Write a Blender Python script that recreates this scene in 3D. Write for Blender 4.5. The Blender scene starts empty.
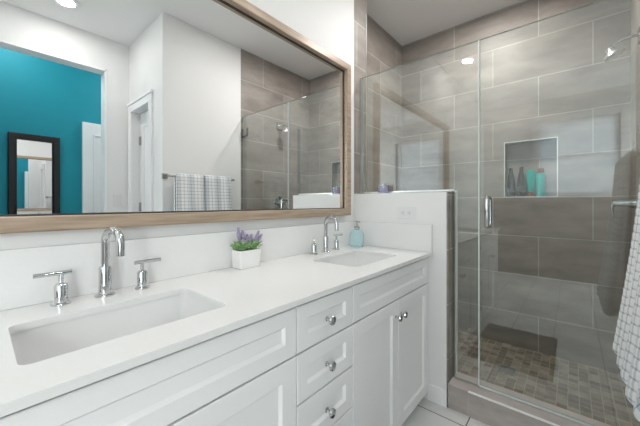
import bpy, bmesh, math, random
from mathutils import Vector, Matrix
R = random.Random(7)
S = bpy.context.scene
COL = S.collection

# ------------------------------------------------------------------ camera
HZ, FPX = 203.0, 294.0
cam_d = bpy.data.cameras.new('camera')
cam = bpy.data.objects.new('camera', cam_d)
COL.objects.link(cam)
cam.location = (0, -1.183, 1.17)
yaw = math.atan(252 / 294)
cam.rotation_euler = (math.pi / 2, 0, yaw - math.pi / 2)
cam_d.sensor_width = 36
cam_d.lens = 36 * FPX / 640
cam_d.shift_y = -(213 - HZ) / 640
cam_d.clip_start = 0.02
S.camera = cam

# ------------------------------------------------------------------ light, exposure
S.view_settings.view_transform = 'Standard'
S.view_settings.look = 'None'
S.view_settings.gamma = 1
S.view_settings.exposure = 0.24
S.view_settings.use_curve_mapping = False
W = bpy.data.worlds.new('sky')
S.world = W
W.use_nodes = True
bg = W.node_tree.nodes['Background']
bg.inputs[0].default_value = (0.86, 0.94, 1.0, 1)
bg.inputs[1].default_value = 2.2


def area(name, loc, rot, sx, sy, power, color=(1, 1, 1), shape='RECTANGLE'):
    d = bpy.data.lights.new(name, 'AREA')
    d.shape = shape
    d.size = sx
    d.size_y = sy
    d.energy = power
    d.color = color
    o = bpy.data.objects.new(name, d)
    o.location = loc
    o.rotation_euler = rot
    COL.objects.link(o)
    return o


PI = math.pi
# daylight just outside the real window of the left wall
area('window_daylight', (-2.42, -1.23, 1.86), (0, -PI / 2, 0), 1.15, 1.0, 50, (0.95, 0.98, 1.0))
# fill lamp at the added window behind the camera (wall_opening, left of the doorway)
area('cabinet_fill_light', (-1.58, -2.55, 1.55), (PI / 2, 0, -0.25), 0.95, 1.9, 52, (1.0, 0.99, 0.975))
# downlights: (x, y, watts)
CANS = [(0.045, -0.28, 3), (1.5, -0.86, 2.5), (2.25, -0.65, 16), (0.47, -1.93, 4),  # shower and shower-door lamps are added fill, out of view
        (0.15, -2.85, 7), (1.6, -2.85, 9)]  # added bedroom lamps hidden by the header, spilling light through the opening

# ------------------------------------------------------------------ materials
MATS = {}


def srgb(r, g, b):
    f = lambda c: (c / 255) / 12.92 if c / 255 <= 0.04045 else ((c / 255 + 0.055) / 1.055) ** 2.4
    return (f(r), f(g), f(b), 1)


def mat(name, color, rough=0.5, metal=0.0, spec=0.5, noise=0.0, nscale=20, bump=0.0, bscale=60, **kw):
    m = bpy.data.materials.new(name)
    m.use_nodes = True
    nt = m.node_tree
    b = nt.nodes['Principled BSDF']
    b.inputs['Base Color'].default_value = color
    b.inputs['Roughness'].default_value = rough
    b.inputs['Metallic'].default_value = metal
    b.inputs['Specular IOR Level'].default_value = spec
    for k, v in kw.items():
        b.inputs[k.replace('_', ' ')].default_value = v
    tc = nt.nodes.new('ShaderNodeTexCoord')
    if noise:
        n = nt.nodes.new('ShaderNodeTexNoise')
        n.inputs['Scale'].default_value = nscale
        n.inputs['Detail'].default_value = 4
        nt.links.new(tc.outputs['Object'], n.inputs['Vector'])
        r = nt.nodes.new('ShaderNodeMix')
        r.data_type = 'RGBA'
        nt.links.new(n.outputs['Fac'], r.inputs[0])
        r.inputs[6].default_value = tuple(c * (1 - noise) for c in color[:3]) + (1,)
        r.inputs[7].default_value = tuple(min(1, c * (1 + noise)) for c in color[:3]) + (1,)
        nt.links.new(r.outputs[2], b.inputs['Base Color'])
    if bump:
        n = nt.nodes.new('ShaderNodeTexNoise')
        n.inputs['Scale'].default_value = bscale
        nt.links.new(tc.outputs['Object'], n.inputs['Vector'])
        bp = nt.nodes.new('ShaderNodeBump')
        bp.inputs['Strength'].default_value = bump
        bp.inputs['Distance'].default_value = 0.002
        nt.links.new(n.outputs['Fac'], bp.inputs['Height'])
        nt.links.new(bp.outputs[0], b.inputs['Normal'])
    MATS[name] = m
    return m


def tilemat(name, plane, c1, c2, grout, bw, bh, ou, ov, mortar=0.0025, offset=0.5, rough=0.5,
            cloud=0.25, nscale=3.0, streak=True, spec=0.5):
    """large format tile; plane picks which object axes are the tile's width and height"""
    m = bpy.data.materials.new(name)
    m.use_nodes = True
    nt = m.node_tree
    L = nt.links
    b = nt.nodes['Principled BSDF']
    b.inputs['Roughness'].default_value = rough
    b.inputs['Specular IOR Level'].default_value = spec
    tc = nt.nodes.new('ShaderNodeTexCoord')
    sep = nt.nodes.new('ShaderNodeSeparateXYZ')
    L.new(tc.outputs['Object'], sep.inputs[0])
    comb = nt.nodes.new('ShaderNodeCombineXYZ')
    for i, (ax, off) in enumerate(zip(plane, (ou, ov))):
        a = nt.nodes.new('ShaderNodeMath')
        a.operation = 'ADD'
        a.inputs[1].default_value = off
        L.new(sep.outputs[ax], a.inputs[0])
        L.new(a.outputs[0], comb.inputs[i])
    br = nt.nodes.new('ShaderNodeTexBrick')
    br.offset = offset
    br.inputs['Scale'].default_value = 1
    br.inputs['Brick Width'].default_value = bw
    br.inputs['Row Height'].default_value = bh
    br.inputs['Mortar Size'].default_value = mortar
    br.inputs['Mortar Smooth'].default_value = 0.1
    br.inputs['Color1'].default_value = c1
    br.inputs['Color2'].default_value = c2
    br.inputs['Mortar'].default_value = grout
    L.new(comb.outputs[0], br.inputs['Vector'])
    n = nt.nodes.new('ShaderNodeTexNoise')
    n.inputs['Scale'].default_value = nscale
    n.inputs['Detail'].default_value = 7
    n.inputs['Roughness'].default_value = 0.6
    if streak:
        mp = nt.nodes.new('ShaderNodeMapping')
        mp.inputs['Scale'].default_value = (1, 1, 3.0) if plane[1] == 'Z' else (1, 1, 1)
        L.new(tc.outputs['Object'], mp.inputs[0])
        L.new(mp.outputs[0], n.inputs['Vector'])
    else:
        L.new(tc.outputs['Object'], n.inputs['Vector'])
    mr = nt.nodes.new('ShaderNodeMapRange')
    mr.inputs[1].default_value = 0.3
    mr.inputs[2].default_value = 0.7
    mr.inputs[3].default_value = 1 - cloud
    mr.inputs[4].default_value = 1 + cloud
    L.new(n.outputs['Fac'], mr.inputs[0])
    mx = nt.nodes.new('ShaderNodeVectorMath')
    mx.operation = 'SCALE'
    L.new(br.outputs['Color'], mx.inputs[0])
    L.new(mr.outputs[0], mx.inputs['Scale'])
    L.new(mx.outputs[0], b.inputs['Base Color'])
    bp = nt.nodes.new('ShaderNodeBump')
    bp.inputs['Strength'].default_value = 0.35
    bp.inputs['Distance'].default_value = 0.0015
    bp.invert = True
    L.new(br.outputs['Fac'], bp.inputs['Height'])
    L.new(bp.outputs[0], b.inputs['Normal'])
    MATS[name] = m
    return m


def glassmat(name, r0, tint=(0.97, 0.99, 0.98, 1)):
    m = bpy.data.materials.new(name)
    m.use_nodes = True
    nt = m.node_tree
    L = nt.links
    nt.nodes.clear()
    out = nt.nodes.new('ShaderNodeOutputMaterial')
    tr = nt.nodes.new('ShaderNodeBsdfTransparent')
    tr.inputs[0].default_value = tint
    gl = nt.nodes.new('ShaderNodeBsdfGlossy')
    gl.inputs['Roughness'].default_value = 0.0
    gl.inputs['Color'].default_value = (0.96, 1, 1, 1)
    lw = nt.nodes.new('ShaderNodeLayerWeight')
    lw.inputs[0].default_value = 0.5
    p = nt.nodes.new('ShaderNodeMath')
    p.operation = 'POWER'
    p.inputs[1].default_value = 5
    L.new(lw.outputs['Facing'], p.inputs[0])
    q = nt.nodes.new('ShaderNodeMath')
    q.operation = 'MULTIPLY_ADD'
    q.inputs[1].default_value = 1 - r0
    q.inputs[2].default_value = r0
    L.new(p.outputs[0], q.inputs[0])
    mix = nt.nodes.new('ShaderNodeMixShader')
    L.new(q.outputs[0], mix.inputs[0])
    L.new(tr.outputs[0], mix.inputs[1])
    L.new(gl.outputs[0], mix.inputs[2])
    L.new(mix.outputs[0], out.inputs[0])
    MATS[name] = m
    return m


def emis(name, color, s):
    m = bpy.data.materials.new(name)
    m.use_nodes = True
    b = m.node_tree.nodes['Principled BSDF']
    b.inputs['Base Color'].default_value = color
    b.inputs['Emission Color'].default_value = color
    b.inputs['Emission Strength'].default_value = s
    return m


WHITE = mat('white_wall_paint', (0.80, 0.80, 0.80, 1), 0.6, bump=0.15, bscale=180)
CEIL = mat('ceiling_paint', (0.86, 0.86, 0.86, 1), 0.9)
TRIM = mat('white_trim_paint', (0.88, 0.88, 0.89, 1), 0.35)
TEAL = mat('teal_wall_paint', srgb(0, 142, 160), 0.6, noise=0.04, nscale=6)
CAB = mat('white_cabinet_lacquer', (0.87, 0.87, 0.875, 1), 0.35)
QUARTZ = mat('white_quartz', (0.80, 0.80, 0.80, 1), 0.22, noise=0.02, nscale=120)
PORC = mat('white_porcelain', (0.82, 0.82, 0.82, 1), 0.12)
CHROME = mat('polished_chrome', (0.60, 0.61, 0.62, 1), 0.05, 1.0)
BRUSHED = mat('brushed_aluminium', (0.8, 0.8, 0.8, 1), 0.3, 1.0)
NICKEL = mat('brushed_nickel', (0.42, 0.41, 0.40, 1), 0.3, 1.0)
MIRROR = mat('silver_mirror', (0.93, 0.94, 0.94, 1), 0.0, 1.0)
BLACKW = mat('black_lacquered_wood', (0.012, 0.010, 0.010, 1), 0.3)
DARKGAP = mat('dark_inner_profile', (0.05, 0.04, 0.035, 1), 0.5)
PLASTIC = mat('white_plastic', (0.76, 0.76, 0.76, 1), 0.3)
SLOT = mat('dark_slot', (0.08, 0.08, 0.08, 1), 0.6)
GLASS = glassmat('clear_glass', 0.076)
WGLASS = glassmat('window_glass', 0.04)
PALETRIM = mat('pale_satin_trim', (0.90, 0.90, 0.89, 1), 0.45)
EDGE = mat('green_glass_edge', (0.30, 0.40, 0.37, 1), 0.4)
SEAL = mat('clear_vinyl_seal', (0.75, 0.8, 0.78, 1), 0.25)
POT = mat('white_ceramic_pot', (0.85, 0.85, 0.84, 1), 0.35)
SOIL = mat('dark_soil', (0.05, 0.035, 0.02, 1), 0.9, noise=0.4, nscale=90)
LEAF = mat('fresh_green_leaf', (0.25, 0.42, 0.18, 1), 0.6, noise=0.5, nscale=45)
LAV = mat('lavender_blossom', (0.36, 0.31, 0.46, 1), 0.8, noise=0.45, nscale=130)
AQUA = mat('aqua_tinted_glass', (0.74, 0.92, 0.95, 1), 0.05, Transmission_Weight=0.92, IOR=1.2)
MAT_RUG = mat('charcoal_brown_pile', (0.035, 0.030, 0.027, 1), 0.95, noise=0.4, nscale=200, bump=0.8, bscale=300)
BOTTLE_K = mat('black_bottle_plastic', (0.006, 0.008, 0.009, 1), 0.22)
BOTTLE_BAND = mat('dark_grey_label', (0.05, 0.07, 0.075, 1), 0.35)
BOTTLE_T = mat('turquoise_bottle_plastic', (0.0, 0.48, 0.43, 1), 0.28)
COPPER = mat('copper_cap', (0.30, 0.12, 0.07, 1), 0.4, 0.3)
WAX = mat('lilac_candle_wax', (0.40, 0.36, 0.58, 1), 0.5)
LABEL = mat('pale_candle_label', (0.72, 0.74, 0.80, 1), 0.5)

# champagne wood of the mirror frame (streaks along its length)
WOOD = mat('champagne_brushed_wood', srgb(180, 160, 140), 0.38, 0.1)
nt = WOOD.node_tree
tc = nt.nodes.new('ShaderNodeTexCoord')
mp = nt.nodes.new('ShaderNodeMapping')
mp.inputs['Scale'].default_value = (6, 90, 90)
no = nt.nodes.new('ShaderNodeTexNoise')
no.inputs['Scale'].default_value = 1.0
no.inputs['Detail'].default_value = 5
cr = nt.nodes.new('ShaderNodeValToRGB')
cr.color_ramp.elements[0].color = srgb(152, 133, 115)
cr.color_ramp.elements[1].color = srgb(186, 166, 147)
cr.color_ramp.elements[0].position = 0.3
cr.color_ramp.elements[1].position = 0.7
nt.links.new(tc.outputs['Object'], mp.inputs[0])
nt.links.new(mp.outputs[0], no.inputs['Vector'])
nt.links.new(no.outputs['Fac'], cr.inputs[0])
nt.links.new(cr.outputs[0], nt.nodes['Principled BSDF'].inputs['Base Color'])

# checked towel
TOWEL = mat('checked_towel_cloth', (0.8, 0.8, 0.8, 1), 0.95, Sheen_Weight=0.2)
nt = TOWEL.node_tree
uv = nt.nodes.new('ShaderNodeUVMap')
uv.uv_map = 'UVMap'
sp = nt.nodes.new('ShaderNodeSeparateXYZ')
nt.links.new(uv.outputs[0], sp.inputs[0])


def stripe(sock, period, width, off=0.0):
    a = nt.nodes.new('ShaderNodeMath'); a.operation = 'ADD'; a.inputs[1].default_value = off
    nt.links.new(sock, a.inputs[0])
    d = nt.nodes.new('ShaderNodeMath'); d.operation = 'DIVIDE'; d.inputs[1].default_value = period
    nt.links.new(a.outputs[0], d.inputs[0])
    f = nt.nodes.new('ShaderNodeMath'); f.operation = 'FRACT'
    nt.links.new(d.outputs[0], f.inputs[0])
    l = nt.nodes.new('ShaderNodeMath'); l.operation = 'LESS_THAN'; l.inputs[1].default_value = width
    nt.links.new(f.outputs[0], l.inputs[0])
    return l.outputs[0]


def addm(a, b, w):
    m = nt.nodes.new('ShaderNodeMath'); m.operation = 'MULTIPLY_ADD'
    m.inputs[1].default_value = w
    nt.links.new(b, m.inputs[0])
    if a is None:
        m.inputs[2].default_value = 0
    else:
        nt.links.new(a, m.inputs[2])
    return m.outputs[0]


t = addm(None, stripe(sp.outputs['X'], 0.030, 0.20), 0.38)
t = addm(t, stripe(sp.outputs['Y'], 0.030, 0.20), 0.40)
t = addm(t, stripe(sp.outputs['X'], 0.120, 0.42, 0.02), 0.28)
tm = nt.nodes.new('ShaderNodeMix'); tm.data_type = 'RGBA'
tm.inputs[6].default_value = (0.84, 0.85, 0.86, 1)
tm.inputs[7].default_value = (0.20, 0.25, 0.30, 1)
nt.links.new(t, tm.inputs[0])
nt.links.new(tm.outputs[2], nt.nodes['Principled BSDF'].inputs['Base Color'])

TC1, TC2, TG = (0.240, 0.212, 0.190, 1), (0.295, 0.265, 0.241, 1), (0.47, 0.45, 0.42, 1)
RH, RW = 0.315, 0.627
# texture row k starts at z = -0.043 + k*0.315
TILE_X = tilemat('grey_wall_tile_on_end_wall', ('Y', 'Z'), TC1, TC2, TG, RW, RH, 0.67 + RW * 4, 0.043)
TILE_Y = tilemat('grey_wall_tile_on_side_wall', ('X', 'Z'), TC1, TC2, TG, RW, RH, -2.42 + RW * 6, 0.043)
TILE_Z = tilemat('grey_tile_laid_flat', ('Y', 'X'), TC1, TC2, TG, 0.60, 5.0, 0.751 + 6, 6.0)
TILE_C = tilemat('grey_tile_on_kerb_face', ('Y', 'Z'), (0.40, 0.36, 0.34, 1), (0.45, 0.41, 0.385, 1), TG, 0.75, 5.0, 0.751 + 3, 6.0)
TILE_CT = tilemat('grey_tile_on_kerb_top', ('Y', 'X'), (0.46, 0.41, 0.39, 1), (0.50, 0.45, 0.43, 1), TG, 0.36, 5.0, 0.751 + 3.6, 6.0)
FLOOR = tilemat('large_white_floor_tile', ('X', 'Y'), (0.68, 0.68, 0.67, 1), (0.72, 0.72, 0.71, 1), (0.10, 0.10, 0.10, 1), 0.6, 0.3,
                -1.66 + 6 + 0.3, 0.76 + 6, mortar=0.003, offset=0.5, rough=0.3, cloud=0.05, streak=False)
MOSAIC = tilemat('brown_grey_mosaic', ('X', 'Y'), (0.15, 0.12, 0.09, 1), (0.34, 0.30, 0.24, 1), (0.36, 0.34, 0.30, 1), 0.052, 0.052,
                 6, 6, mortar=0.002, offset=0.0, rough=0.4, cloud=0.25, nscale=14, streak=False)
CARPET = mat('beige_bedroom_carpet', (0.35, 0.32, 0.28, 1), 0.95, noise=0.2, nscale=150)


# ------------------------------------------------------------------ mesh helpers
def NB():
    return bmesh.new()


def box(bm, x0, x1, y0, y1, z0, z1, bev=0.0, mi=0):
    ret = bmesh.ops.create_cube(bm, size=1)
    vs = ret['verts']
    bmesh.ops.scale(bm, vec=(x1 - x0, y1 - y0, z1 - z0), verts=vs)
    bmesh.ops.translate(bm, vec=((x0 + x1) / 2, (y0 + y1) / 2, (z0 + z1) / 2), verts=vs)
    fs = {f for v in vs for f in v.link_faces}
    for f in fs:
        f.material_index = mi
    if bev:
        es = list({e for v in vs for e in v.link_edges})
        r = bmesh.ops.bevel(bm, geom=es, offset=bev, segments=2, affect='EDGES', profile=0.5)
        for f in r['faces']:
            f.material_index = mi
    return vs


def link(name, bm, m, parent=None, smooth=False, loc=None):
    me = bpy.data.meshes.new(name)
    bmesh.ops.recalc_face_normals(bm, faces=bm.faces)
    bm.to_mesh(me)
    bm.free()
    for mm in (m if isinstance(m, (list, tuple)) else [m]):
        me.materials.append(mm)
    if smooth:
        for p in me.polygons:
            p.use_smooth = True
        me.set_sharp_from_angle(angle=math.radians(40))
    o = bpy.data.objects.new(name, me)
    COL.objects.link(o)
    if parent is not None:
        o.parent = parent
    if loc is not None:
        o.location = loc
    return o


def tag(o, label, cat, group=None, kind=None):
    o['label'] = label
    o['category'] = cat
    if group:
        o['group'] = group
    if kind:
        o['kind'] = kind
    return o


def struct(name, bm, m, smooth=False):
    o = link(name, bm, m, None, smooth)
    o['kind'] = 'structure'
    return o


def thing(name, loc, label, cat, group=None, rz=0):
    o = bpy.data.objects.new(name, None)
    o.empty_display_size = 0.05
    o.location = loc
    o.rotation_euler = (0, 0, rz)
    COL.objects.link(o)
    tag(o, label, cat, group)
    return o


def lathe(bm, prof, c=(0, 0, 0), axis='Z', seg=32, mi=0):
    """prof: (radius, height) list, closed with caps where radius is 0"""
    rings = []
    for r, h in prof:
        ring = []
        n = 1 if r < 1e-6 else seg
        for i in range(n):
            a = 2 * PI * i / seg
            p = (r * math.cos(a), r * math.sin(a), h)
            if axis == 'Y':      # height goes to -Y
                p = (p[0], -p[2], p[1])
            elif axis == 'X':
                p = (p[2], p[0], p[1])
            elif axis == 'y':    # height goes to +Y
                p = (p[0], p[2], p[1])
            ring.append(bm.verts.new((p[0] + c[0], p[1] + c[1], p[2] + c[2])))
        rings.append(ring)
    for a, b in zip(rings, rings[1:]):
        for i in range(seg):
            j = (i + 1) % seg
            if len(a) == 1 and len(b) == 1:
                break
            if len(a) == 1:
                f = bm.faces.new((a[0], b[i], b[j]))
            elif len(b) == 1:
                f = bm.faces.new((a[i], a[j], b[0]))
            else:
                f = bm.faces.new((a[i], a[j], b[j], b[i]))
            f.material_index = mi
    for ring, flip in ((rings[0], True), (rings[-1], False)):
        if len(ring) > 1:
            f = bm.faces.new(ring[::-1] if flip else ring)
            f.material_index = mi


def tube(bm, pts, r, seg=16, rs=None):
    pts = [Vector(p) for p in pts]
    rings = []
    up = Vector((0.123, 0.4, 0.9)).normalized()
    prev = None
    for i, p in enumerate(pts):
        if i == 0:
            t = pts[1] - p
        elif i == len(pts) - 1:
            t = p - pts[i - 1]
        else:
            t = pts[i + 1] - pts[i - 1]
        t.normalize()
        if prev is None:
            n = t.cross(up).normalized()
        else:
            n = (prev - t * prev.dot(t)).normalized()
        prev = n
        b = t.cross(n)
        rr = rs[i] if rs else r
        rings.append([bm.verts.new(p + (n * math.cos(2 * PI * k / seg) + b * math.sin(2 * PI * k / seg)) * rr) for k in range(seg)])
    for a, b in zip(rings, rings[1:]):
        for i in range(seg):
            j = (i + 1) % seg
            bm.faces.new((a[i], a[j], b[j], b[i]))
    bm.faces.new(rings[0][::-1])
    bm.faces.new(rings[-1])


def cyl_between(bm, a, b, r, seg=20):
    tube(bm, [a, b], r, seg)


def prism(bm, poly, z0, z1, mi=0):
    lo = [bm.verts.new((x, y, z0)) for x, y in poly]
    hi = [bm.verts.new((x, y, z1)) for x, y in poly]
    n = len(poly)
    for i in range(n):
        j = (i + 1) % n
        bm.faces.new((lo[i], lo[j], hi[j], hi[i])).material_index = mi
    bm.faces.new(lo[::-1]).material_index = mi
    bm.faces.new(hi).material_index = mi


def by_normal(o):
    """slots: 0 faces X, 1 faces Y, 2 faces Z"""
    for p in o.data.polygons:
        n = p.normal
        p.material_index = max(range(3), key=lambda k: abs(n[k]))


TILES = [TILE_X, TILE_Y, TILE_Z]
# ------------------------------------------------------------------ room shell
YF, YO, YT, XL, XN, XH, ZC = -1.483, -2.33, -3.30, -2.15, 2.87, 1.92, 2.80
ZB2 = 3.10         # bedroom ceiling height
XW = 1.753          # outer plane of half wall, kerb and white paint end
# floors
bm = NB(); box(bm, XL - 0.1, XW, YO, 0.0, -0.1, 0.0); struct('floor_bathroom', bm, FLOOR)
bm = NB(); box(bm, XW, XN + 0.1, YF, 0.157, -0.1, 0.0); struct('floor_shower', bm, MOSAIC)
bm = NB(); box(bm, -0.22, 2.6, YT - 0.1, YO, -0.1, 0.0); struct('floor_bedroom', bm, CARPET)
bm = NB(); box(bm, XL - 0.1, XN + 0.2, YO - 0.1, 0.31, ZC, ZC + 0.1); struct('ceiling', bm, CEIL)
bm = NB(); box(bm, -0.22, 2.6, YT - 0.1, YO - 0.1, ZB2, ZB2 + 0.1); struct('ceiling_bedroom', bm, CEIL)
# mirror wall
bm = NB(); box(bm, XL - 0.1, XW, 0.0, 0.31, 0, ZC); struct('wall_back', bm, WHITE)
bm = NB(); box(bm, XW, XH, 0.0, 0.31, 0, ZC, 0.0); o = struct('wall_back_tiled_end', bm, TILES); by_normal(o)
bm = NB(); box(bm, XH - 0.006, XH + 0.001, -0.003, 0.002, 1.25, ZC); struct('trim_1', bm, BRUSHED)
bm = NB(); box(bm, XH, XN + 0.2, 0.157, 0.31, 0, ZC); o = struct('wall_shower_side', bm, TILES); by_normal(o)
# end wall with niche
NY0, NY1, NZ0, NZ1, ND = -1.096, -0.758, 1.222, 1.668, 0.095
bm = NB()
box(bm, XN, XN + 0.2, YF - 0.1, NY0, 0, ZC)
box(bm, XN, XN + 0.2, NY1, 0.157, 0, ZC)
box(bm, XN, XN + 0.2, NY0, NY1, 0, NZ0)
box(bm, XN, XN + 0.2, NY0, NY1, NZ1, ZC)
box(bm, XN + ND, XN + 0.2, NY0, NY1, NZ0, NZ1)
o = struct('wall_right', bm, TILES); by_normal(o)
bm = NB()
t = 0.006
box(bm, XN - 0.002, XN + 0.01, NY0 - t, NY0, NZ0 - t, NZ1 + t)
box(bm, XN - 0.002, XN + 0.01, NY1, NY1 + t, NZ0 - t, NZ1 + t)
box(bm, XN - 0.002, XN + 0.01, NY0, NY1, NZ0 - t, NZ0)
box(bm, XN - 0.002, XN + 0.01, NY0, NY1, NZ1, NZ1 + t)
struct('trim_2', bm, BRUSHED)
# towel wall
bm = NB(); box(bm, 1.03, 1.81, YF - 0.1, YF, 0, ZC); struct('wall_front', bm, WHITE)
bm = NB(); box(bm, 1.81, XN, YF - 0.1, YF, 0, ZC); o = struct('wall_front_tiled', bm, TILES); by_normal(o)
# closet wall with its narrow door
bm = NB()
box(bm, 1.03, 1.13, -1.76, YF - 0.1, 0, ZC)
box(bm, 1.03, 1.13, YO, -2.23, 0, ZC)
box(bm, 1.03, 1.13, -2.23, -1.76, 2.09, ZC)
struct('wall_closet', bm, WHITE)
bm = NB(); box(bm, 1.16, 1.22, YO, YF - 0.1, 0, ZC); struct('wall_closet_inner', bm, WHITE)
bm = NB()
box(bm, 1.012, 1.03, -1.76, -1.69, 0, 2.09, 0.003)
box(bm, 1.012, 1.03, -2.31, -2.23, 0, 2.09, 0.003)
box(bm, 1.012, 1.03, -2.31, -1.69, 2.09, 2.16, 0.003)
box(bm, 1.004, 1.03, -2.325, -1.675, 2.16, 2.185, 0.003)
struct('trim_3', bm, TRIM)
# opening wall
OX0, OX1, OZ = -0.02, 0.834, 2.485
bm = NB()
box(bm, OX1, 2.6, YO - 0.12, YO, 0, ZB2)
VX = (-2.05, -1.14, 0.60, 2.45)      # added window behind the camera, for fill light: x0, x1, z0, z1
box(bm, XL - 0.1, VX[0], YO - 0.12, YO, 0, ZB2)
box(bm, VX[1], OX0, YO - 0.12, YO, 0, ZB2)
box(bm, VX[0], VX[1], YO - 0.12, YO, 0, VX[2])
box(bm, VX[0], VX[1], YO - 0.12, YO, VX[3], ZB2)
box(bm, OX0, OX1, YO - 0.12, YO, OZ, ZB2)
struct('wall_opening', bm, WHITE)
bm = NB()
for x0, x1 in ((OX0, OX0 + 0.015), (OX1 - 0.015, OX1)):
    box(bm, x0, x1, YO - 0.13, YO + 0.006, 0, OZ, 0.002)
box(bm, OX0, OX1, YO - 0.13, YO + 0.006, OZ - 0.015, OZ, 0.002)
struct('trim_4', bm, TRIM)
bm = NB()
for x0, x1, z0, z1 in ((VX[0], VX[0] + 0.05, VX[2], VX[3]), (VX[1] - 0.05, VX[1], VX[2], VX[3]), (VX[0] + 0.05, VX[1] - 0.05, VX[2], VX[2] + 0.05),
                       (VX[0] + 0.05, VX[1] - 0.05, VX[3] - 0.05, VX[3]), (-1.61, -1.58, VX[2] + 0.05, VX[3] - 0.05)):
    box(bm, x0, x1, YO - 0.09, YO - 0.04, z0, z1, 0.003)
w2 = struct('added_fill_window', bm, TRIM)  # unseen window, added so light reaches the cabinet fronts
bm = NB(); box(bm, VX[0] + 0.05, VX[1] - 0.05, YO - 0.068, YO - 0.062, VX[2] + 0.05, VX[3] - 0.05); link('window_pane', bm, WGLASS, w2)
# left wall with the window and tiled lower half
WY0, WY1, WZ0, WZ1 = -1.70, -0.78, 1.30, 2.43
bm = NB()
box(bm, XL - 0.12, XL, YO, WY0, 1.25, ZC)
box(bm, XL - 0.12, XL, WY1, 0, 1.25, ZC)
box(bm, XL - 0.12, XL, WY0, WY1, 1.25, WZ0)
box(bm, XL - 0.12, XL, WY0, WY1, WZ1, ZC)
struct('wall_left', bm, WHITE)
bm = NB(); box(bm, XL - 0.12, XL, YO, 0, 0, 1.25); o = struct('wall_left_tiled', bm, TILES); by_normal(o)
bm = NB()
c = 0.085
box(bm, XL, XL + 0.02, WY0 - c, WY0, WZ0 - 0.03, WZ1 + c, 0.003)
box(bm, XL, XL + 0.02, WY1, WY1 + c, WZ0 - 0.03, WZ1 + c, 0.003)
box(bm, XL, XL + 0.02, WY0, WY1, WZ1, WZ1 + c, 0.003)
box(bm, XL, XL + 0.03, WY0 - c, WY1 + c, WZ0 - 0.03, WZ0, 0.003)
for y0, y1, z0, z1 in ((WY0, WY0 + 0.04, WZ0, WZ1), (WY1 - 0.04, WY1, WZ0, WZ1), (WY0, WY1, WZ0, WZ0 + 0.04), (WY0, WY1, WZ1 - 0.04, WZ1), (WY0, WY1, 1.86, 1.89)):
    box(bm, XL - 0.09, XL - 0.05, y0, y1, z0, z1, 0.003)
win = struct('window_1', bm, TRIM)
bm = NB(); box(bm, XL - 0.073, XL - 0.067, WY0 + 0.03, WY1 - 0.03, WZ0 + 0.03, WZ1 - 0.03); link('window_pane', bm, WGLASS, win)
SHADE = bpy.data.materials.new('white_translucent_shade')
SHADE.use_nodes = True
nt = SHADE.node_tree
tl = nt.nodes.new('ShaderNodeBsdfTranslucent')
tl.inputs[0].default_value = (0.85, 0.9, 0.95, 1)
ms = nt.nodes.new('ShaderNodeMixShader')
ms.inputs[0].default_value = 0.22
nt.links.new(nt.nodes['Principled BSDF'].outputs[0], ms.inputs[1])
nt.links.new(tl.outputs[0], ms.inputs[2])
nt.links.new(ms.outputs[0], nt.nodes['Material Output'].inputs[0])
nt.nodes['Principled BSDF'].inputs['Base Color'].default_value = (0.85, 0.86, 0.87, 1)
bm = NB(); box(bm, XL - 0.040, XL - 0.038, WY0 + 0.004, WY1 - 0.004, WZ0 + 0.006, WZ1 - 0.004)
o = link('roller_shade', bm, SHADE); tag(o, 'white roller shade drawn down over the bathroom window', 'window shade')

# bedroom
bm = NB(); box(bm, -0.10, 2.6, YT - 0.1, YT, 0, ZB2); struct('wall_bedroom_far', bm, TEAL)
bm = NB(); box(bm, -0.22, -0.10, YT - 0.1, YO - 0.12, 0, ZB2); struct('wall_bedroom_left', bm, TEAL)
bm = NB(); box(bm, 2.5, 2.6, YT, YO - 0.12, 0, ZB2); struct('wall_bedroom_right', bm, WHITE)
# half wall
HT = 1.234
bm = NB(); box(bm, XW, XH - 0.004, -0.636, 0.0, 0, HT, 0.0); struct('wall_half', bm, WHITE)
bm = NB(); box(bm, XW + 0.002, XH, -0.645, -0.636, 0.135, HT); box(bm, XH - 0.004, XH + 0.004, -0.636, 0.157, 0.0, HT)
o = struct('wall_half_tiled_end', bm, TILES); by_normal(o)
bm = NB()
box(bm, XH - 0.026, XH + 0.006, -0.650, -0.641, 0.135, HT + 0.012, 0.001)
box(bm, XH - 0.010, XH + 0.006, -0.650, 0.0, HT, HT + 0.012, 0.001)
struct('trim_5', bm, PALETRIM)
bm = NB(); box(bm, XW - 0.001, XW + 0.014, -0.645, 0.0, HT, HT + 0.004); struct('trim_6', bm, NICKEL)
# baseboard on the half wall
bm = NB(); box(bm, XW - 0.012, XW, -0.640, -0.53, 0, 0.10, 0.003); struct('baseboard_half', bm, TRIM)
# kerb
bm = NB(); box(bm, XW, XH, YF, -0.645, 0, 0.135); o = struct('trim_7', bm, [TILE_C, TILE_Y, TILE_CT]); by_normal(o)
bm = NB(); box(bm, XW - 0.002, XW + 0.008, YF, -0.751, 0.131, 0.138, 0.001); struct('trim_8', bm, PALETRIM)

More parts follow.
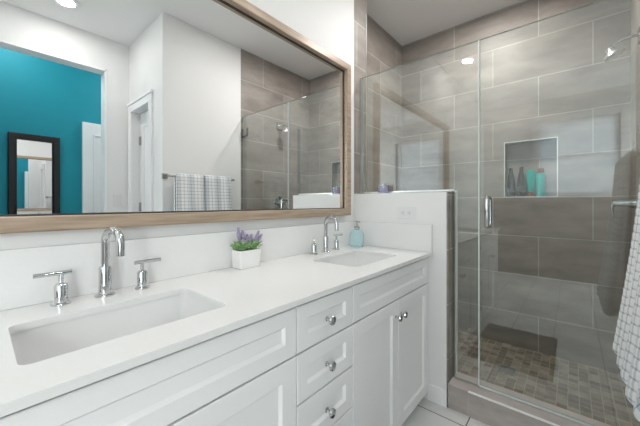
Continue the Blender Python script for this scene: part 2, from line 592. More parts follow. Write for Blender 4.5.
# ------------------------------------------------------------------ ceiling downlights
BULB = emis('warm_white_diffuser', (1, 0.98, 0.94, 1), 6.0)
labels = ['recessed ceiling downlight over the left sink',
          'added fill downlight in the ceiling before the shower door', 'added fill downlight in the ceiling inside the shower', 'recessed ceiling downlight before the wide opening',
          'added fill downlight in the bedroom ceiling above the floor mirror', 'added fill downlight in the bedroom ceiling above the white bedroom door']
for (x, y, w), lab in zip(CANS, labels):
    zc = ZC if y > YO else ZB2
    t = thing('ceiling_downlight', (x, y, zc), lab, 'light', 'ceiling downlights')
    bm = NB()
    lathe(bm, [(0.055, -0.001), (0.085, -0.001), (0.088, -0.006), (0.080, -0.010), (0.058, -0.008), (0.055, -0.004), (0.055, -0.001)][:6], seg=32)
    link('trim_ring', bm, TRIM, t, True)
    bm = NB()
    lathe(bm, [(0, -0.006), (0.054, -0.006), (0.054, -0.001), (0, -0.001)], seg=32)
    link('diffuser', bm, BULB, t)
    l = area('downlight_lamp', (x, y, zc - 0.014), (0, 0, 0), 0.11, 0.11, w, (1.0, 0.97, 0.93), 'DISK')
# flush ceiling vent
t = thing('ceiling_vent', (0.05, -0.90, ZC), 'round white vent flush in the bathroom ceiling', 'vent')
bm = NB(); lathe(bm, [(0, -0.001), (0.075, -0.001), (0.08, -0.008), (0.06, -0.014), (0, -0.014)], seg=32); link('vent_cover', bm, TRIM, t, True)

# ------------------------------------------------------------------ vanity
VX0, VX1, VX2, VX3 = -0.16, 0.636, 0.939, 1.733
VF = -0.525          # carcass front; doors project to VF - 0.02
ZT, ZB = 0.853, 0.068


def shaker(bm, x0, x1, z0, z1, fr, y=VF, th=0.02, dep=0.009):
    """door with a recessed flat panel"""
    g = 0.002
    x0 += g; x1 -= g; z0 += g; z1 -= g
    yo, yi = y - th, y - th + dep
    def ring(a, yy):
        return [bm.verts.new((px, yy, pz)) for px, pz in ((x0 + a, z0 + a), (x1 - a, z0 + a), (x1 - a, z1 - a), (x0 + a, z1 - a))]
    r0 = ring(0, y)
    r1 = ring(0, yo + 0.002)
    r2 = ring(0.002, yo)
    r3 = ring(fr, yo)
    r4 = ring(fr + 0.008, yi)
    for a, b in ((r0, r1), (r1, r2), (r2, r3), (r3, r4)):
        for i in range(4):
            j = (i + 1) % 4
            bm.faces.new((a[i], a[j], b[j], b[i]))
    bm.faces.new(r4)
    bm.faces.new(r0[::-1])


def knob(parent, x, z):
    bm = NB()
    lathe(bm, [(0, 0), (0.0085, 0), (0.0085, 0.002), (0.0055, 0.004), (0.005, 0.013), (0.011, 0.018), (0.0155, 0.022), (0.0165, 0.026), (0.0145, 0.030), (0.008, 0.0325), (0, 0.033)],
          (x, VF - 0.02, z), 'Y', 24)
    return link('knob', bm, CHROME, parent, True)


def carcass(parent, x0, x1):
    bm = NB()
    y0, y1, th = VF, -0.003, 0.018
    box(bm, x0, x0 + th, y0, y1, 0.0 if False else ZB, 0.8613)
    box(bm, x1 - th, x1, y0, y1, ZB, 0.8613)
    box(bm, x0 + th, x1 - th, y0, y1, ZB, ZB + th)
    box(bm, x0 + th, x1 - th, y1 - 0.008, y1, ZB + th, ZT)
    box(bm, x0 + th, x1 - th, y0, y0 + 0.06, ZT - 0.015, 0.845)
    link('body', bm, CAB, parent)
    bm = NB(); box(bm, x0, x1, y0 + 0.06, y0 + 0.078, 0, ZB); link('toe_kick', bm, CAB, parent)


def sink_base(x0, x1, label, xm, knobs=True):
    t = thing('sink_cabinet', (0, 0, 0), label, 'cabinet')
    carcass(t, x0, x1)
    bm = NB(); shaker(bm, x0, x1, 0.705, ZT, 0.045); link('false_drawer_front', bm, CAB, t)
    for a, b, kx in ((x0, xm, xm - 0.028), (xm, x1, xm + 0.028)):
        bm = NB(); shaker(bm, a, b, ZB, 0.703, 0.057)
        d = link('door', bm, CAB, t)
        knob(d, kx, 0.627)
    return t


sink_base(VX0, VX1, 'white shaker cabinet under the left sink nearest the camera', 0.238)
sink_base(VX2, 1.715, 'white shaker cabinet under the right sink beside the half wall', 1.327)
bm = NB(); box(bm, 1.7155, 1.752, -0.530, -0.003, ZB, 0.8613); o = link('filler_strip', bm, CAB)
tag(o, 'narrow white filler strip between vanity cabinet and half wall', 'panel')
t = thing('drawer_cabinet', (0, 0, 0), 'white shaker four drawer cabinet between the two sink cabinets', 'cabinet')
carcass(t, VX1, VX2)
for z0, z1 in ((0.705, ZT), (0.547, 0.703), (0.389, 0.545), (ZB, 0.387)):
    bm = NB(); shaker(bm, VX1, VX2, z0, z1, 0.045)
    d = link('drawer', bm, CAB, t)
    knob(d, (VX1 + VX2) / 2 - 0.008, (z0 + z1) / 2 - 0.005 if z0 > 0.1 else 0.23)

# ------------------------------------------------------------------ countertop with two sink cut-outs
CT = 0.88
SINKS = [(0.047, 0.463, -0.443, -0.176, 'left'), (1.105, 1.525, -0.448, -0.178, 'right')]


def rrect(x0, x1, y0, y1, r, n=6):
    pts = []
    for cx, cy, a0 in ((x1 - r, y1 - r, 0), (x0 + r, y1 - r, PI / 2), (x0 + r, y0 + r, PI), (x1 - r, y0 + r, 1.5 * PI)):
        for k in range(n + 1):
            a = a0 + PI / 2 * k / n
            pts.append((cx + r * math.cos(a), cy + r * math.sin(a)))
    return pts


ct = thing('countertop', (0, 0, 0), 'long white quartz countertop with two undermount sink cut-outs', 'countertop')
bm = NB()
cx0, cx1, cy0, cy1 = VX0 - 0.02, 1.7515, -0.56, -0.0015
zl, zh = CT - 0.018, CT


def slab_loops(z):
    outer = [bm.verts.new((x, y, z)) for x, y in ((cx0, cy0), (cx1, cy0), (cx1, cy1), (cx0, cy1))]
    holes = [[bm.verts.new((x, y, z)) for x, y in rrect(a, b, c_, d, 0.02)] for a, b, c_, d, _ in SINKS]
    return outer, holes


def ring_edges(vs):
    return [bm.edges.new((vs[i], vs[(i + 1) % len(vs)])) for i in range(len(vs))]


lo = slab_loops(zl); hi = slab_loops(zh)
for o_, h_ in (lo, hi):
    es = ring_edges(o_)
    for h in h_:
        es += ring_edges(h)
    bmesh.ops.triangle_fill(bm, edges=es, use_beauty=True)
for a, b in [(lo[0], hi[0])] + list(zip(lo[1], hi[1])):
    for i in range(len(a)):
        j = (i + 1) % len(a)
        bm.faces.new((a[i], a[j], b[j], b[i]))
link('slab', bm, QUARTZ, ct)
bm = NB(); box(bm, cx0, 1.7515, -0.020, -0.0015, CT + 0.0005, 1.042, 0.001); link('backsplash', bm, QUARTZ, ct)
bm = NB(); box(bm, 1.733, 1.7515, -0.558, -0.0205, CT + 0.0005, 1.042, 0.001); link('side_splash', bm, QUARTZ, ct)

for (x0, x1, y0, y1, side) in SINKS:
    bm = NB()
    zt = zl - 0.0006
    e = 0.003
    levels = [(-0.022, zt), (e * -1, zt), (-e, zt - 0.004), (0.004, zt - 0.10), (0.014, zt - 0.128), (0.035, zt - 0.138)]
    outer = [(0.040, zt - 0.146), (0.008, zt - 0.134), (-0.010, zt - 0.10), (-0.012, zt - 0.008), (-0.022, zt - 0.008)]
    loops = []
    for ins, z in levels[::-1] + outer[::-1]:
        r = 0.022 + max(0, ins) * 0.6
        loops.append([bm.verts.new((x, y, z)) for x, y in rrect(x0 + ins, x1 - ins, y0 + ins, y1 - ins, r)])
    for a, b in zip(loops, loops[1:]):
        for i in range(len(a)):
            j = (i + 1) % len(a)
            bm.faces.new((a[i], a[j], b[j], b[i]))
    bm.faces.new(loops[-1]); bm.faces.new(loops[0])
    o = link('undermount_sink', bm, PORC, None, True)
    tag(o, 'white rectangular undermount sink basin, ' + ('left one nearest the camera' if side == 'left' else 'right one beside the soap dispenser'), 'sink', 'undermount sinks')
    bm = NB()
    cx, cy = (x0 + x1) / 2, (y0 + y1) / 2
    lathe(bm, [(0.0, zt - 0.1375), (0.024, zt - 0.1375), (0.024, zt - 0.134), (0.018, zt - 0.1335), (0.014, zt - 0.135), (0, zt - 0.135)], (cx, cy, 0), 'Z', 24)
    link('drain', bm, CHROME, o, True)


# ------------------------------------------------------------------ faucets
def faucet(x, y, label, left_turn=0.0, spout_turn=0.0):
    t = thing('widespread_faucet', (x, y, CT + 0.0005), label, 'faucet', 'vanity faucets')
    bm = NB()
    lathe(bm, [(0, 0), (0.027, 0), (0.027, 0.003), (0.024, 0.006), (0.0170, 0.007), (0.0170, 0.086), (0.0145, 0.092), (0, 0.092)], seg=28)
    link('spout_base', bm, CHROME, t, True)
    bm = NB()
    pts = [(0, 0, 0.08), (0, 0, 0.12), (0, 0, 0.165)]
    rr = 0.041
    for k in range(1, 15):
        a = PI * k / 14
        pts.append((0, -rr + rr * math.cos(a), 0.165 + rr * math.sin(a)))
    pts += [(0, -2 * rr, 0.150), (0, -2 * rr, 0.130)]
    tube(bm, pts, 0.0115, 18)
    sp_ = link('spout', bm, CHROME, t, True)
    sp_.rotation_euler = (0, 0, spout_turn)
    for sx in (-1, 1):
        bm = NB()
        ox = sx * 0.105
        lathe(bm, [(0, 0), (0.023, 0), (0.023, 0.003), (0.020, 0.006), (0.0155, 0.007), (0.0155, 0.054), (0.012, 0.059), (0.006, 0.061), (0.006, 0.086), (0, 0.086)], (ox, 0, 0), 'Z', 24)
        h = link('handle', bm, CHROME, t, True)
        bm = NB()
        # bar lever pointing outward along the counter
        a, b = (ox - sx * 0.024, 0, 0.089), (ox + sx * 0.058, 0, 0.089)
        tube(bm, [a, b], 0.0062, 14)
        lv = link('lever', bm, CHROME, h, True)
        if sx < 0 and left_turn:
            lv.location = (ox - ox * math.cos(left_turn), -ox * math.sin(left_turn), 0)
            lv.rotation_euler = (0, 0, left_turn)
    return t


faucet(0.262, -0.070, 'chrome widespread arched faucet behind the left sink', 0.0, math.radians(14))
faucet(1.350, -0.070, 'chrome widespread arched faucet behind the right sink', math.radians(42))

# ------------------------------------------------------------------ framed wall mirror
MX0, MX1, MZ0, MZ1, MD, FW = -0.10, 1.663, 1.088, 2.110, 0.040, 0.045
t = thing('wall_mirror', (0.78, 0, MZ0), 'wide framed vanity mirror in champagne wood on the white wall', 'mirror')
off = Vector((-0.78, 0, -MZ0))
bm = NB()
pr = [(0, 0.0005), (0, MD - 0.004), (0.004, MD), (FW - 0.003, MD), (FW, MD - 0.003), (FW, 0.013), (FW + 0.005, 0.0125), (FW + 0.005, 0.0005)]
loops = []
for ins, d in pr:
    loops.append([bm.verts.new(Vector(p) + off) for p in ((MX0 + ins, -d, MZ0 + ins), (MX1 - ins, -d, MZ0 + ins), (MX1 - ins, -d, MZ1 - ins), (MX0 + ins, -d, MZ1 - ins))])
n = len(loops)
for q in range(n):
    a, b = loops[q], loops[(q + 1) % n]
    for i in range(4):
        j = (i + 1) % 4
        f = bm.faces.new((a[i], a[j], b[j], b[i]))
        f.material_index = 1 if q in (5, 6) else 0
link('frame', bm, [WOOD, DARKGAP], t)
bm = NB(); vs = box(bm, MX0 + FW + 0.0055 - 0.78, MX1 - FW - 0.0055 - 0.78, -0.007, -0.001, FW + 0.0055, MZ1 - MZ0 - FW - 0.0055)
link('mirror_glass', bm, MIRROR, t)

# ------------------------------------------------------------------ outlet and switch
t = thing('wall_outlet', (XW, -0.398, 1.108), 'white horizontal wall outlet on the half wall', 'outlet')
bm = NB(); box(bm, -0.006, -0.0005, -0.060, 0.060, -0.037, 0.037, 0.002); link('cover_plate', bm, PLASTIC, t)
sock = mat('socket_plastic', (0.74, 0.74, 0.74, 1), 0.35)
for yy in (-0.021, 0.021):
    bm = NB()
    lathe(bm, [(0, 0.0062), (0.0165, 0.0062), (0.0165, 0.008), (0, 0.008)], (0, 0, 0), 'X', 20)
    bmesh.ops.scale(bm, vec=(-1, 1, 1), verts=bm.verts)
    for zz in (-0.006, 0.006):
        box(bm, -0.0084, -0.0078, -0.004, 0.004, zz - 0.001, zz + 0.001, mi=1)
    box(bm, -0.0084, -0.0078, 0.008, 0.011, -0.002, 0.002, mi=1)
    link('socket', bm, [sock, SLOT], t, loc=(0, yy, 0))
t = thing('light_switch', (0.925, YO, 1.20), 'white rocker light switch beside the wide bedroom opening', 'switch')
bm = NB(); box(bm, -0.036, 0.036, 0.0005, 0.006, -0.058, 0.058, 0.002); link('cover_plate', bm, PLASTIC, t)
bm = NB(); box(bm, -0.016, 0.016, 0.0062, 0.010, -0.033, 0.033, 0.002); link('rocker', bm, PLASTIC, t)

# ------------------------------------------------------------------ shower glass
GX, GT = 1.843, 0.005


def edge_slot(o):
    for p in o.data.polygons:
        p.material_index = 0 if abs(p.normal.x) > 0.5 else 1


fixed = thing('shower_glass_panel', (GX, 0, 0.135), 'fixed clear glass shower panel standing on the half wall', 'glass panel')
bm = NB()
poly = [(-0.004, HT + 0.006), (-0.004, 2.088), (-0.782, 2.088), (-0.782, 0.141), (-0.653, 0.141), (-0.653, HT + 0.006)]
for x in (-GT, GT):
    pass
va = [bm.verts.new((-GT, y, z - 0.135)) for y, z in poly]
vb = [bm.verts.new((GT, y, z - 0.135)) for y, z in poly]
for i in range(6):
    j = (i + 1) % 6
    bm.faces.new((va[i], va[j], vb[j], vb[i]))
bm.faces.new(va); bm.faces.new(vb[::-1])
edge_slot(link('glass_pane', bm, [GLASS, EDGE], fixed))
bm = NB()
box(bm, -0.009, -0.0055, -0.650, -0.001, HT - 0.134, HT - 0.118)
box(bm, 0.0055, 0.009, -0.650, -0.001, HT - 0.134, HT - 0.118)
box(bm, -0.009, 0.009, -0.650, -0.001, HT - 0.1345, HT - 0.130)
box(bm, -0.009, -0.0055, -0.0145, -0.001, HT - 0.118, 1.953)
box(bm, 0.0055, 0.009, -0.0145, -0.001, HT - 0.118, 1.953)
link('channel', bm, BRUSHED, fixed)
bm = NB()
box(bm, -0.007, 0.007, -0.7885, -0.7825, 0.008, 1.952)
link('edge_seal', bm, SEAL, fixed)

door = thing('shower_door', (GX, YF + 0.006, 0.135), 'hinged clear glass shower door with chrome pull handle', 'shower door')
dy = -(YF + 0.006)
bm = NB(); box(bm, -GT, GT, 0.002, dy - 0.790, 0.014, 1.953); edge_slot(link('glass_pane', bm, [GLASS, EDGE], door))
bm = NB(); box(bm, -0.0065, 0.0065, 0.002, dy - 0.790, 0.003, 0.0135); link('door_sweep', bm, SEAL, door)
bm = NB()
hy = -0.832 + dy
for sx in (-1, 1):
    xo = sx * 0.042
    pts = [(sx * 0.0055, hy, 0.905), (xo - sx * 0.012, hy, 0.905)]
    for k in range(1, 6):
        a = PI / 2 * k / 5
        pts.append((xo - sx * 0.012 + sx * 0.012 * math.sin(a), hy, 0.905 + 0.012 - 0.012 * math.cos(a)))
    top = [(x, y, 2 * 0.985 - z) for x, y, z in pts][::-1]
    tube(bm, pts + top, 0.0095, 14)
link('pull_handle', bm, CHROME, door, True)
for z in (0.25, 1.785):
    bm = NB()
    box(bm, -0.014, -0.0055, 0.001, 0.060, z - 0.045, z + 0.045, 0.003)
    box(bm, 0.0055, 0.014, 0.001, 0.060, z - 0.045, z + 0.045, 0.003)
    box(bm, -0.025, 0.025, -0.0055, 0.000, z - 0.045, z + 0.045, 0.001)
    link('hinge', bm, NICKEL, door)

# ------------------------------------------------------------------ shower fittings
SX = 2.345
t = thing('overhead_shower', (SX, YF, 2.085), 'chrome shower head on a curved arm from the tiled wall', 'shower head')
bm = NB(); box(bm, -0.042, 0.042, 0.0008, 0.024, -0.042, 0.042, 0.004); link('wall_flange', bm, CHROME, t)
bm = NB()
pts = [(0, 0.010, 0), (0, 0.05, 0.002), (0, 0.085, -0.003), (0, 0.115, -0.018), (0, 0.135, -0.034), (0, 0.145, -0.046)]
tube(bm, pts, 0.0085, 14)
link('arm', bm, CHROME, t, True)
bm = NB()
lathe(bm, [(0, 0.0), (0.014, 0.0), (0.017, 0.014), (0.022, 0.022), (0.044, 0.038), (0.047, 0.046), (0.045, 0.050), (0, 0.050)], (0, 0, 0), 'Z', 28)
bmesh.ops.rotate(bm, cent=(0, 0, 0), matrix=Matrix.Rotation(math.radians(180 - 28), 3, 'X'), verts=bm.verts)
bmesh.ops.translate(bm, vec=(0, 0.140, -0.036), verts=bm.verts)
link('spray_head', bm, BRUSHED, t, True)
t = thing('shower_valve', (SX, YF, 1.17), 'chrome shower valve with a lever handle on the tiled wall', 'shower valve')
bm = NB(); lathe(bm, [(0, 0.0008), (0.080, 0.0008), (0.082, 0.004), (0.078, 0.010), (0.03, 0.013), (0.028, 0.05), (0, 0.05)], (0, 0, 0), 'y', 36); link('escutcheon', bm, CHROME, t, True)
bm = NB()
lathe(bm, [(0, 0.050), (0.022, 0.050), (0.019, 0.09), (0.015, 0.125), (0, 0.127)], (0, 0, 0), 'y', 24)
h = link('handle', bm, CHROME, t, True)
bm = NB(); tube(bm, [(0, 0.120, 0.005), (0, 0.128, -0.03), (0, 0.124, -0.085)], 0.008, 14, [0.009, 0.008, 0.006]); link('lever', bm, CHROME, h, True)
# floor drain
t = thing('shower_drain', (2.405, -0.835, 0.0), 'square metal drain grate in the mosaic shower floor', 'drain')
bm = NB()
box(bm, -0.052, 0.052, -0.052, -0.045, 0.0005, 0.004); box(bm, -0.052, 0.052, 0.045, 0.052, 0.0005, 0.004)
box(bm, -0.052, -0.045, -0.045, 0.045, 0.0005, 0.004); box(bm, 0.045, 0.052, -0.045, 0.045, 0.0005, 0.004)
link('frame', bm, BRUSHED, t)
bm = NB()
box(bm, -0.0445, 0.0445, -0.0445, 0.0445, 0.0005, 0.001, mi=1)
for k in range(7):
    x = -0.039 + k * 0.013
    box(bm, x - 0.0035, x + 0.0035, -0.0445, 0.0445, 0.001, 0.0035)
link('grate', bm, [BRUSHED, SLOT], t)


# ------------------------------------------------------------------ bottles in the niche
def bottle(y, prof_body, prof_cap, mb, mc, label, cat, bands=(), x=XN + 0.045, group=None, inverted=False):
    t = thing('shampoo_bottle', (x, y, NZ0 + 0.0006), label, cat, group)
    bm = NB(); lathe(bm, prof_body, seg=24); link('bottle_body', bm, mb, t, True)
    bm = NB(); lathe(bm, prof_cap, seg=24); link('cap', bm, mc, t, True)
    for r0, r1, z0, z1 in bands:
        bm = NB(); lathe(bm, [(r0 - 0.004, z0), (r0, z0), (r1, z1), (r1 - 0.004, z1)], seg=24); link('label_band', bm, BOTTLE_BAND, t, True)
    return t


bb = [(0, 0), (0.030, 0), (0.033, 0.006), (0.032, 0.09), (0.024, 0.16), (0.015, 0.195), (0, 0.195)]
bc = [(0, 0.1955), (0.0145, 0.1955), (0.0125, 0.225), (0.013, 0.238), (0, 0.240)]
bands = ((0.0334, 0.0332, 0.035, 0.075),)
bottle(-0.795, bb, bc, BOTTLE_K, BOTTLE_K, 'tall black tapered bottle at the left end of the shower niche', 'bottle', bands, group='bottles in the shower niche')
bb2 = [(r * 1.02, z * 1.03) for r, z in bb]; bc2 = [(r * 1.02, z * 1.03) for r, z in bc]
bottle(-0.866, bb2, bc2, BOTTLE_K, BOTTLE_K, 'tall black tapered bottle touching the turquoise ones in the niche', 'bottle', ((0.0341, 0.0339, 0.04, 0.08),), group='bottles in the shower niche')
bottle(-0.931, [(0, 0.0365), (0.017, 0.0365), (0.024, 0.06), (0.028, 0.11), (0.029, 0.20), (0.026, 0.212), (0, 0.214)],
       [(0, 0), (0.018, 0), (0.019, 0.004), (0.0175, 0.036), (0, 0.036)], BOTTLE_T, COPPER,
       'turquoise bottle standing upside down on its copper cap', 'bottle', group='bottles in the shower niche')
bottle(-0.994, [(0, 0), (0.028, 0), (0.030, 0.004), (0.030, 0.165), (0.026, 0.18), (0.015, 0.187), (0, 0.187)],
       [(0, 0.1875), (0.022, 0.1875), (0.023, 0.192), (0.022, 0.222), (0, 0.223)], BOTTLE_T, COPPER,
       'turquoise upright bottle with a copper cap on top', 'bottle', group='bottles in the shower niche')

# candle on half wall
t = thing('candle_jar', (1.800, -0.205, HT + 0.0045), 'small lilac candle in a glass jar on the half wall', 'candle')
bm = NB(); lathe(bm, [(0, 0), (0.030, 0), (0.033, 0.004), (0.033, 0.048), (0.030, 0.050), (0, 0.050)], seg=28); link('wax', bm, WAX, t, True)
bm = NB(); lathe(bm, [(0.0345, 0.0), (0.0355, 0.003), (0.0355, 0.062), (0.0335, 0.063), (0.0335, 0.052), (0.0337, 0.0)], seg=28); link('glass_jar', bm, WGLASS, t, True)
bm = NB(); cyl_between(bm, (0, 0, 0.0505), (0.001, 0, 0.058), 0.001, 6); link('wick', bm, SLOT, t)

# ------------------------------------------------------------------ soap dispenser
t = thing('soap_dispenser', (1.628, -0.108, CT + 0.0006), 'round aqua glass soap dispenser with metal pump by the right sink', 'soap dispenser')
bm = NB(); lathe(bm, [(0, 0), (0.038, 0), (0.045, 0.006), (0.047, 0.02), (0.047, 0.082), (0.042, 0.098), (0.028, 0.110), (0.016, 0.115), (0.015, 0.122), (0, 0.122)], seg=36); link('glass_bottle', bm, AQUA, t, True)
bm = NB(); lathe(bm, [(0, 0.1225), (0.018, 0.1225), (0.018, 0.134), (0.008, 0.138), (0.006, 0.165), (0, 0.165)], seg=24); p = link('pump_collar', bm, NICKEL, t, True)
bm = NB(); tube(bm, [(0.006, 0.012, 0.168), (0, 0, 0.168), (-0.02, -0.035, 0.166)], 0.0045, 10); link('pump_spout', bm, NICKEL, p, True)

# ------------------------------------------------------------------ lavender in a white pot
t = thing('potted_lavender', (0.794, -0.062, CT + 0.0006), 'small purple lavender plant in a square white pot', 'plant')
bm = NB()
w0, d0, w1, d1, hh = 0.051, 0.034, 0.056, 0.037, 0.080
out = [[bm.verts.new((x * 1.0, y, z)) for x, y in rrect(-w, w, -d, d, 0.006, 3)] for w, d, z in
       ((w0 - 0.002, d0 - 0.002, 0), (w0, d0, 0.002), (w1, d1, hh), (w1 - 0.004, d1 - 0.004, hh), (w1 - 0.006, d1 - 0.006, hh - 0.014))]
for a, b in zip(out, out[1:]):
    for i in range(len(a)):
        j = (i + 1) % len(a)
        bm.faces.new((a[i], a[j], b[j], b[i]))
bm.faces.new(out[0][::-1]); bm.faces.new(out[-1])
link('pot', bm, POT, t)
bm = NB()
for v in range(1):
    lo_ = [bm.verts.new((x, y, hh - 0.012)) for x, y in rrect(-w1 + 0.007, w1 - 0.007, -d1 + 0.007, d1 - 0.007, 0.004, 2)]
    hi_ = [bm.verts.new((x, y, hh - 0.005 + R.uniform(-.001, .001))) for x, y in rrect(-w1 + 0.007, w1 - 0.007, -d1 + 0.007, d1 - 0.007, 0.004, 2)]
    for i in range(len(lo_)):
        j = (i + 1) % len(lo_)
        bm.faces.new((lo_[i], lo_[j], hi_[j], hi_[i]))
    bm.faces.new(hi_); bm.faces.new(lo_[::-1])
link('soil', bm, SOIL, t)
bm = NB()
for k in range(420):
    bx, by = R.uniform(-0.050, 0.050), R.uniform(-0.030, 0.028)
    a = R.uniform(0, 2 * PI)
    lean = R.uniform(0.2, 1.5)
    ln = R.uniform(0.022, 0.042)
    base = Vector((bx, by, hh - 0.006 + R.uniform(0, 0.022)))
    d = Vector((math.cos(a) * lean, math.sin(a) * lean, 1.1)).normalized()
    if base.y > 0.0 and d.y > 0.3:
        d.y *= 0.3
    s = d.cross(Vector((math.sin(a), -math.cos(a), 0.3))).normalized() * R.uniform(0.003, 0.0050)
    m1 = base + d * ln * 0.5 + Vector((0, 0, 0.003))
    tip = base + d * ln + Vector((d.x, d.y, 0)) * 0.008 - Vector((0, 0, 0.002))
    up = Vector((0, 0, 0.0008))
    v0 = bm.verts.new(base); v1 = bm.verts.new(m1 - s); v2 = bm.verts.new(tip); v3 = bm.verts.new(m1 + s); v4 = bm.verts.new(m1 + d.cross(s).normalized() * 0.0015)
    bm.faces.new((v0, v1, v4)); bm.faces.new((v1, v2, v4)); bm.faces.new((v2, v3, v4)); bm.faces.new((v3, v0, v4))
fo = link('foliage', bm, LEAF, t)
for (x, y, lx, ly, h) in ((-0.030, 0.0, -0.12, 0.0, 0.098), (-0.010, 0.008, -0.02, 0.05, 0.084), (0.006, -0.006, 0.12, -0.1, 0.045),
                          (0.018, 0.004, 0.2, 0.0, 0.066), (0.028, -0.008, 0.35, -0.1, 0.084), (0.036, 0.004, 0.85, 0.0, 0.080), (-0.020, -0.010, -0.2, -0.2, 0.050), (0.012, 0.012, 0.1, 0.1, 0.066)):
    bm = NB()
    b0 = Vector((x, y, hh - 0.004))
    d = Vector((lx, ly, 1)).normalized()
    tube(bm, [b0, b0 + d * h * 0.6, b0 + d * h], 0.0012, 6)
    for q in range(9):
        c_ = b0 + d * (h * 0.52 + q * h * 0.065)
        rr = 0.0098 * (1 - abs(q - 3) * 0.09)
        for w in range(5):
            a = 2 * PI * w / 5 + q * 0.7
            e = bmesh.ops.create_icosphere(bm, subdivisions=1, radius=rr * 0.52)
            bmesh.ops.translate(bm, vec=c_ + Vector((math.cos(a), math.sin(a), 0)) * rr * 0.6, verts=e['verts'])
    link('flower_spike', bm, LAV, t, True)

# ------------------------------------------------------------------ towel bar and two towels
t = thing('towel_bar', (0, 0, 0), 'brushed nickel towel bar on the white wall', 'towel bar')
bm = NB(); cyl_between(bm, (1.05, -1.408, 1.40), (1.668, -1.408, 1.40), 0.008); link('rod', bm, NICKEL, t, True)
for x in (1.045, 1.668):
    bm = NB()
    box(bm, x - 0.024, x + 0.024, YF + 0.0008, YF + 0.010, 1.376, 1.424, 0.002)
    box(bm, x - 0.010, x + 0.010, YF + 0.0105, -1.394, 1.390, 1.410, 0.002)
    link('bar_post', bm, NICKEL, t)


def towel(x0, x1, zf, zb, seed, label):
    """towel folded over the bar, hanging down in front and behind, thick with soft pleats"""
    rr = random.Random(seed)
    ph = rr.uniform(0, 6)
    prof = []      # (y, z, side amplitude)
    n = 64
    yb, yfr, zt = -1.408, -1.408, 1.40
    # front outer surface: from top down
    loop = []
    NF = 90
    for k in range(NF + 1):
        s = k / NF
        z = zt - 0.004 - (zt - zf) * s
        y = -1.386 + 0.075 * s ** 1.3
        loop.append((y, z, s, 1))
    # rounded bottom hem
    ye = loop[-1][0]
    th = 0.045
    for k in range(1, 8):
        a = PI * k / 8
        loop.append((ye - th / 2 + th / 2 * math.cos(a), zf - 0.020 * math.sin(a) - 0.004, 1, 0.6))
    # inner side of front drop, up to the bar, back part down and up again
    for k in range(0, 13):
        s = 1 - k / 12
        y = (-1.397 + 0.040 * s)
        if s > 0.06:
            loop.append((y - 0.003, zt - 0.012 - (zt - zf) * s + 0.004, s, 0.3))
    loop += [(-1.3975, 1.400, 0, 0), (-1.401, 1.4085, 0, 0), (-1.408, 1.411, 0, 0), (-1.415, 1.4085, 0, 0), (-1.4185, 1.400, 0, 0)]
    for k in range(1, 13):
        s = k / 12
        loop.append((-1.4185 + 0.012 * s, zt - (zt - zb) * s, s, 0.2))
    for k in range(0, 13):
        s = 1 - k / 12
        loop.append((-1.432 - 0.004 * s, zt - (zt - zb) * s, s, 0.2))
    loop += [(-1.430, 1.412, 0, 0), (-1.420, 1.424, 0, 0), (-1.408, 1.428, 0, 0), (-1.396, 1.424, 0, 0), (-1.388, 1.412, 0, 0)]
    NX = 56
    bm = NB()
    uvl = bm.loops.layers.uv.new('UVMap')
    cols = []
    acc = [0]
    for a, b in zip(loop, loop[1:]):
        acc.append(acc[-1] + math.hypot(a[0] - b[0], a[1] - b[1]))
    for i in range(NX + 1):
        u = i / NX
        col = []
        for j, (y, z, s, amp) in enumerate(loop):
            edge = min(u, 1 - u)
            fx = x0 + (x1 - x0) * u
            fold = math.sin(u * 13 + ph) * 0.010 * s + math.sin(u * 27 + ph * 2) * 0.003 * s
            rib = 0.0022 * abs(math.sin(PI * acc[j] / 0.030)) * (1 if amp >= 0.6 else 0)
            rib += 0.0012 * abs(math.sin(PI * (fx) / 0.030)) * (1 if amp >= 0.6 else 0)
            rnd = -0.020 * s * max(0, 1 - edge / 0.06) ** 2 if amp >= 0.6 else 0
            yy = y + (fold * amp + rib + rnd)
            if amp in (0.2,):
                yy = y
            flare = (u - 0.5) * 0.012 * s
            zz = z + (0.05 * max(0, 1 - edge / 0.10) ** 2 * s ** 6 if amp >= 0.6 else 0)
            col.append(bm.verts.new((fx + flare, yy, zz)))
        cols.append(col)
    m = len(loop)
    for i in range(NX):
        for j in range(m):
            k = (j + 1) % m
            f = bm.faces.new((cols[i][j], cols[i + 1][j], cols[i + 1][k], cols[i][k]))
            for lp, (ii, jj) in zip(f.loops, ((i, j), (i + 1, j), (i + 1, k), (i, k))):
                v_ = acc[jj] if not (k == 0 and jj == 0) else acc[-1] + 0.02
                lp[uvl].uv = ((x1 - x0) * ii / NX, v_)
    tagged = set(bm.faces)
    for cset in (cols[0], cols[-1][::-1]):
        es = []
        for a, b in zip(cset, cset[1:] + cset[:1]):
            e = bm.edges.get((a, b))
            es.append(e)
        bmesh.ops.triangle_fill(bm, edges=es, use_beauty=False)
    for f in bm.faces:
        if f not in tagged:
            for lp in f.loops:
                lp[uvl].uv = (0.045, 0.045)
    o = link('hanging_towel', bm, TOWEL, None, True)
    tag(o, label, 'towel', 'checked towels on the towel bar')
    return o


towel(1.105, 1.350, 0.62, 0.75, 3, 'white and grey checked towel on the bar, farther from the shower')
towel(1.362, 1.632, 0.62, 0.75, 5, 'white and grey checked towel on the bar, right beside the shower')

# ------------------------------------------------------------------ bath mat, seen in the reflections
bm = NB(); box(bm, 0.465, 1.24, -1.09, -0.57, 0.0005, 0.016, 0.006)
tag(link('bath_mat', bm, MAT_RUG), 'dark charcoal bath mat on the white floor before the vanity', 'mat')

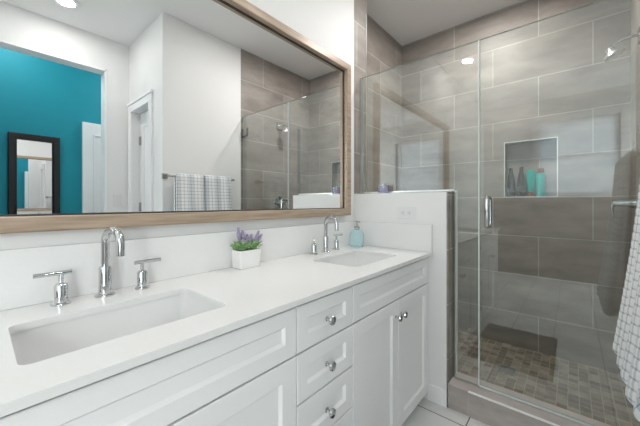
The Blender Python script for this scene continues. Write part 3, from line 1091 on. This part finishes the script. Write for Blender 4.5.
# ------------------------------------------------------------------ closet door
bm = NB(); x = 1.10
r0 = [(-2.226, 0.004), (-1.764, 0.004), (-1.764, 2.086), (-2.226, 2.086)]
box(bm, x, x + 0.035, -2.224, -1.764, 0.006, 2.086, 0.002)
for z0, z1 in ((0.22, 0.95), (1.08, 1.95)):
    for y0, y1, a, b in ((-2.12, -1.86, z0, z0 + 0.012), (-2.12, -1.86, z1 - 0.012, z1), (-2.12, -2.108, z0, z1), (-1.872, -1.86, z0, z1)):
        box(bm, x - 0.006, x, y0, y1, a, b, 0.002)
d = link('door_1', bm, TRIM); d['kind'] = 'structure'
for z in (0.25, 1.13, 1.81):
    bm = NB()
    box(bm, x - 0.004, x - 0.0005, -2.224, -2.190, z - 0.045, z + 0.045, 0.001)
    cyl_between(bm, (x - 0.008, -2.224, z - 0.045), (x - 0.008, -2.224, z + 0.045), 0.0055, 10)
    link('hinge', bm, NICKEL, d)
# bedroom door seen through the opening
bm = NB()
box(bm, 0.818, 1.58, YT + 0.001, YT + 0.045, 0.005, 2.14, 0.003)
for x0, x1 in ((0.92, 1.14), (1.25, 1.48)):
    for z0, z1 in ((0.25, 0.9), (1.05, 2.0)):
        for a, b, c_, e in ((x0, x1, z0, z0 + 0.015), (x0, x1, z1 - 0.015, z1), (x0, x0 + 0.015, z0, z1), (x1 - 0.015, x1, z0, z1)):
            box(bm, a, b, YT + 0.045, YT + 0.053, c_, e, 0.003)
d = link('door_2', bm, TRIM); d['kind'] = 'structure'

# ------------------------------------------------------------------ leaning floor mirror in the bedroom
t = thing('floor_mirror', (0.41, YT + 0.065, 0.0), 'black framed floor mirror leaning on the teal wall', 'mirror')
t.rotation_euler = (math.radians(0.6), 0, 0)
w, h, fw = 0.205, 1.91, 0.068
bm = NB()
pr = [(0, -0.035), (0, 0.0), (0.010, 0.008), (fw - 0.02, 0.006), (fw, -0.006), (fw, -0.035)]
loops = [[bm.verts.new(p) for p in ((-w + i_, d_, 0.002 + i_), (w - i_, d_, 0.002 + i_), (w - i_, d_, h - i_), (-w + i_, d_, h - i_))] for i_, d_ in pr]
for q in range(len(loops)):
    a, b = loops[q], loops[(q + 1) % len(loops)]
    for i in range(4):
        j = (i + 1) % 4
        bm.faces.new((a[i], a[j], b[j], b[i]))
link('frame', bm, BLACKW, t)
bm = NB(); box(bm, -w + fw + 0.0005, w - fw - 0.0005, -0.030, -0.012, fw + 0.0025, h - fw - 0.0005); link('mirror_glass', bm, MIRROR, t)
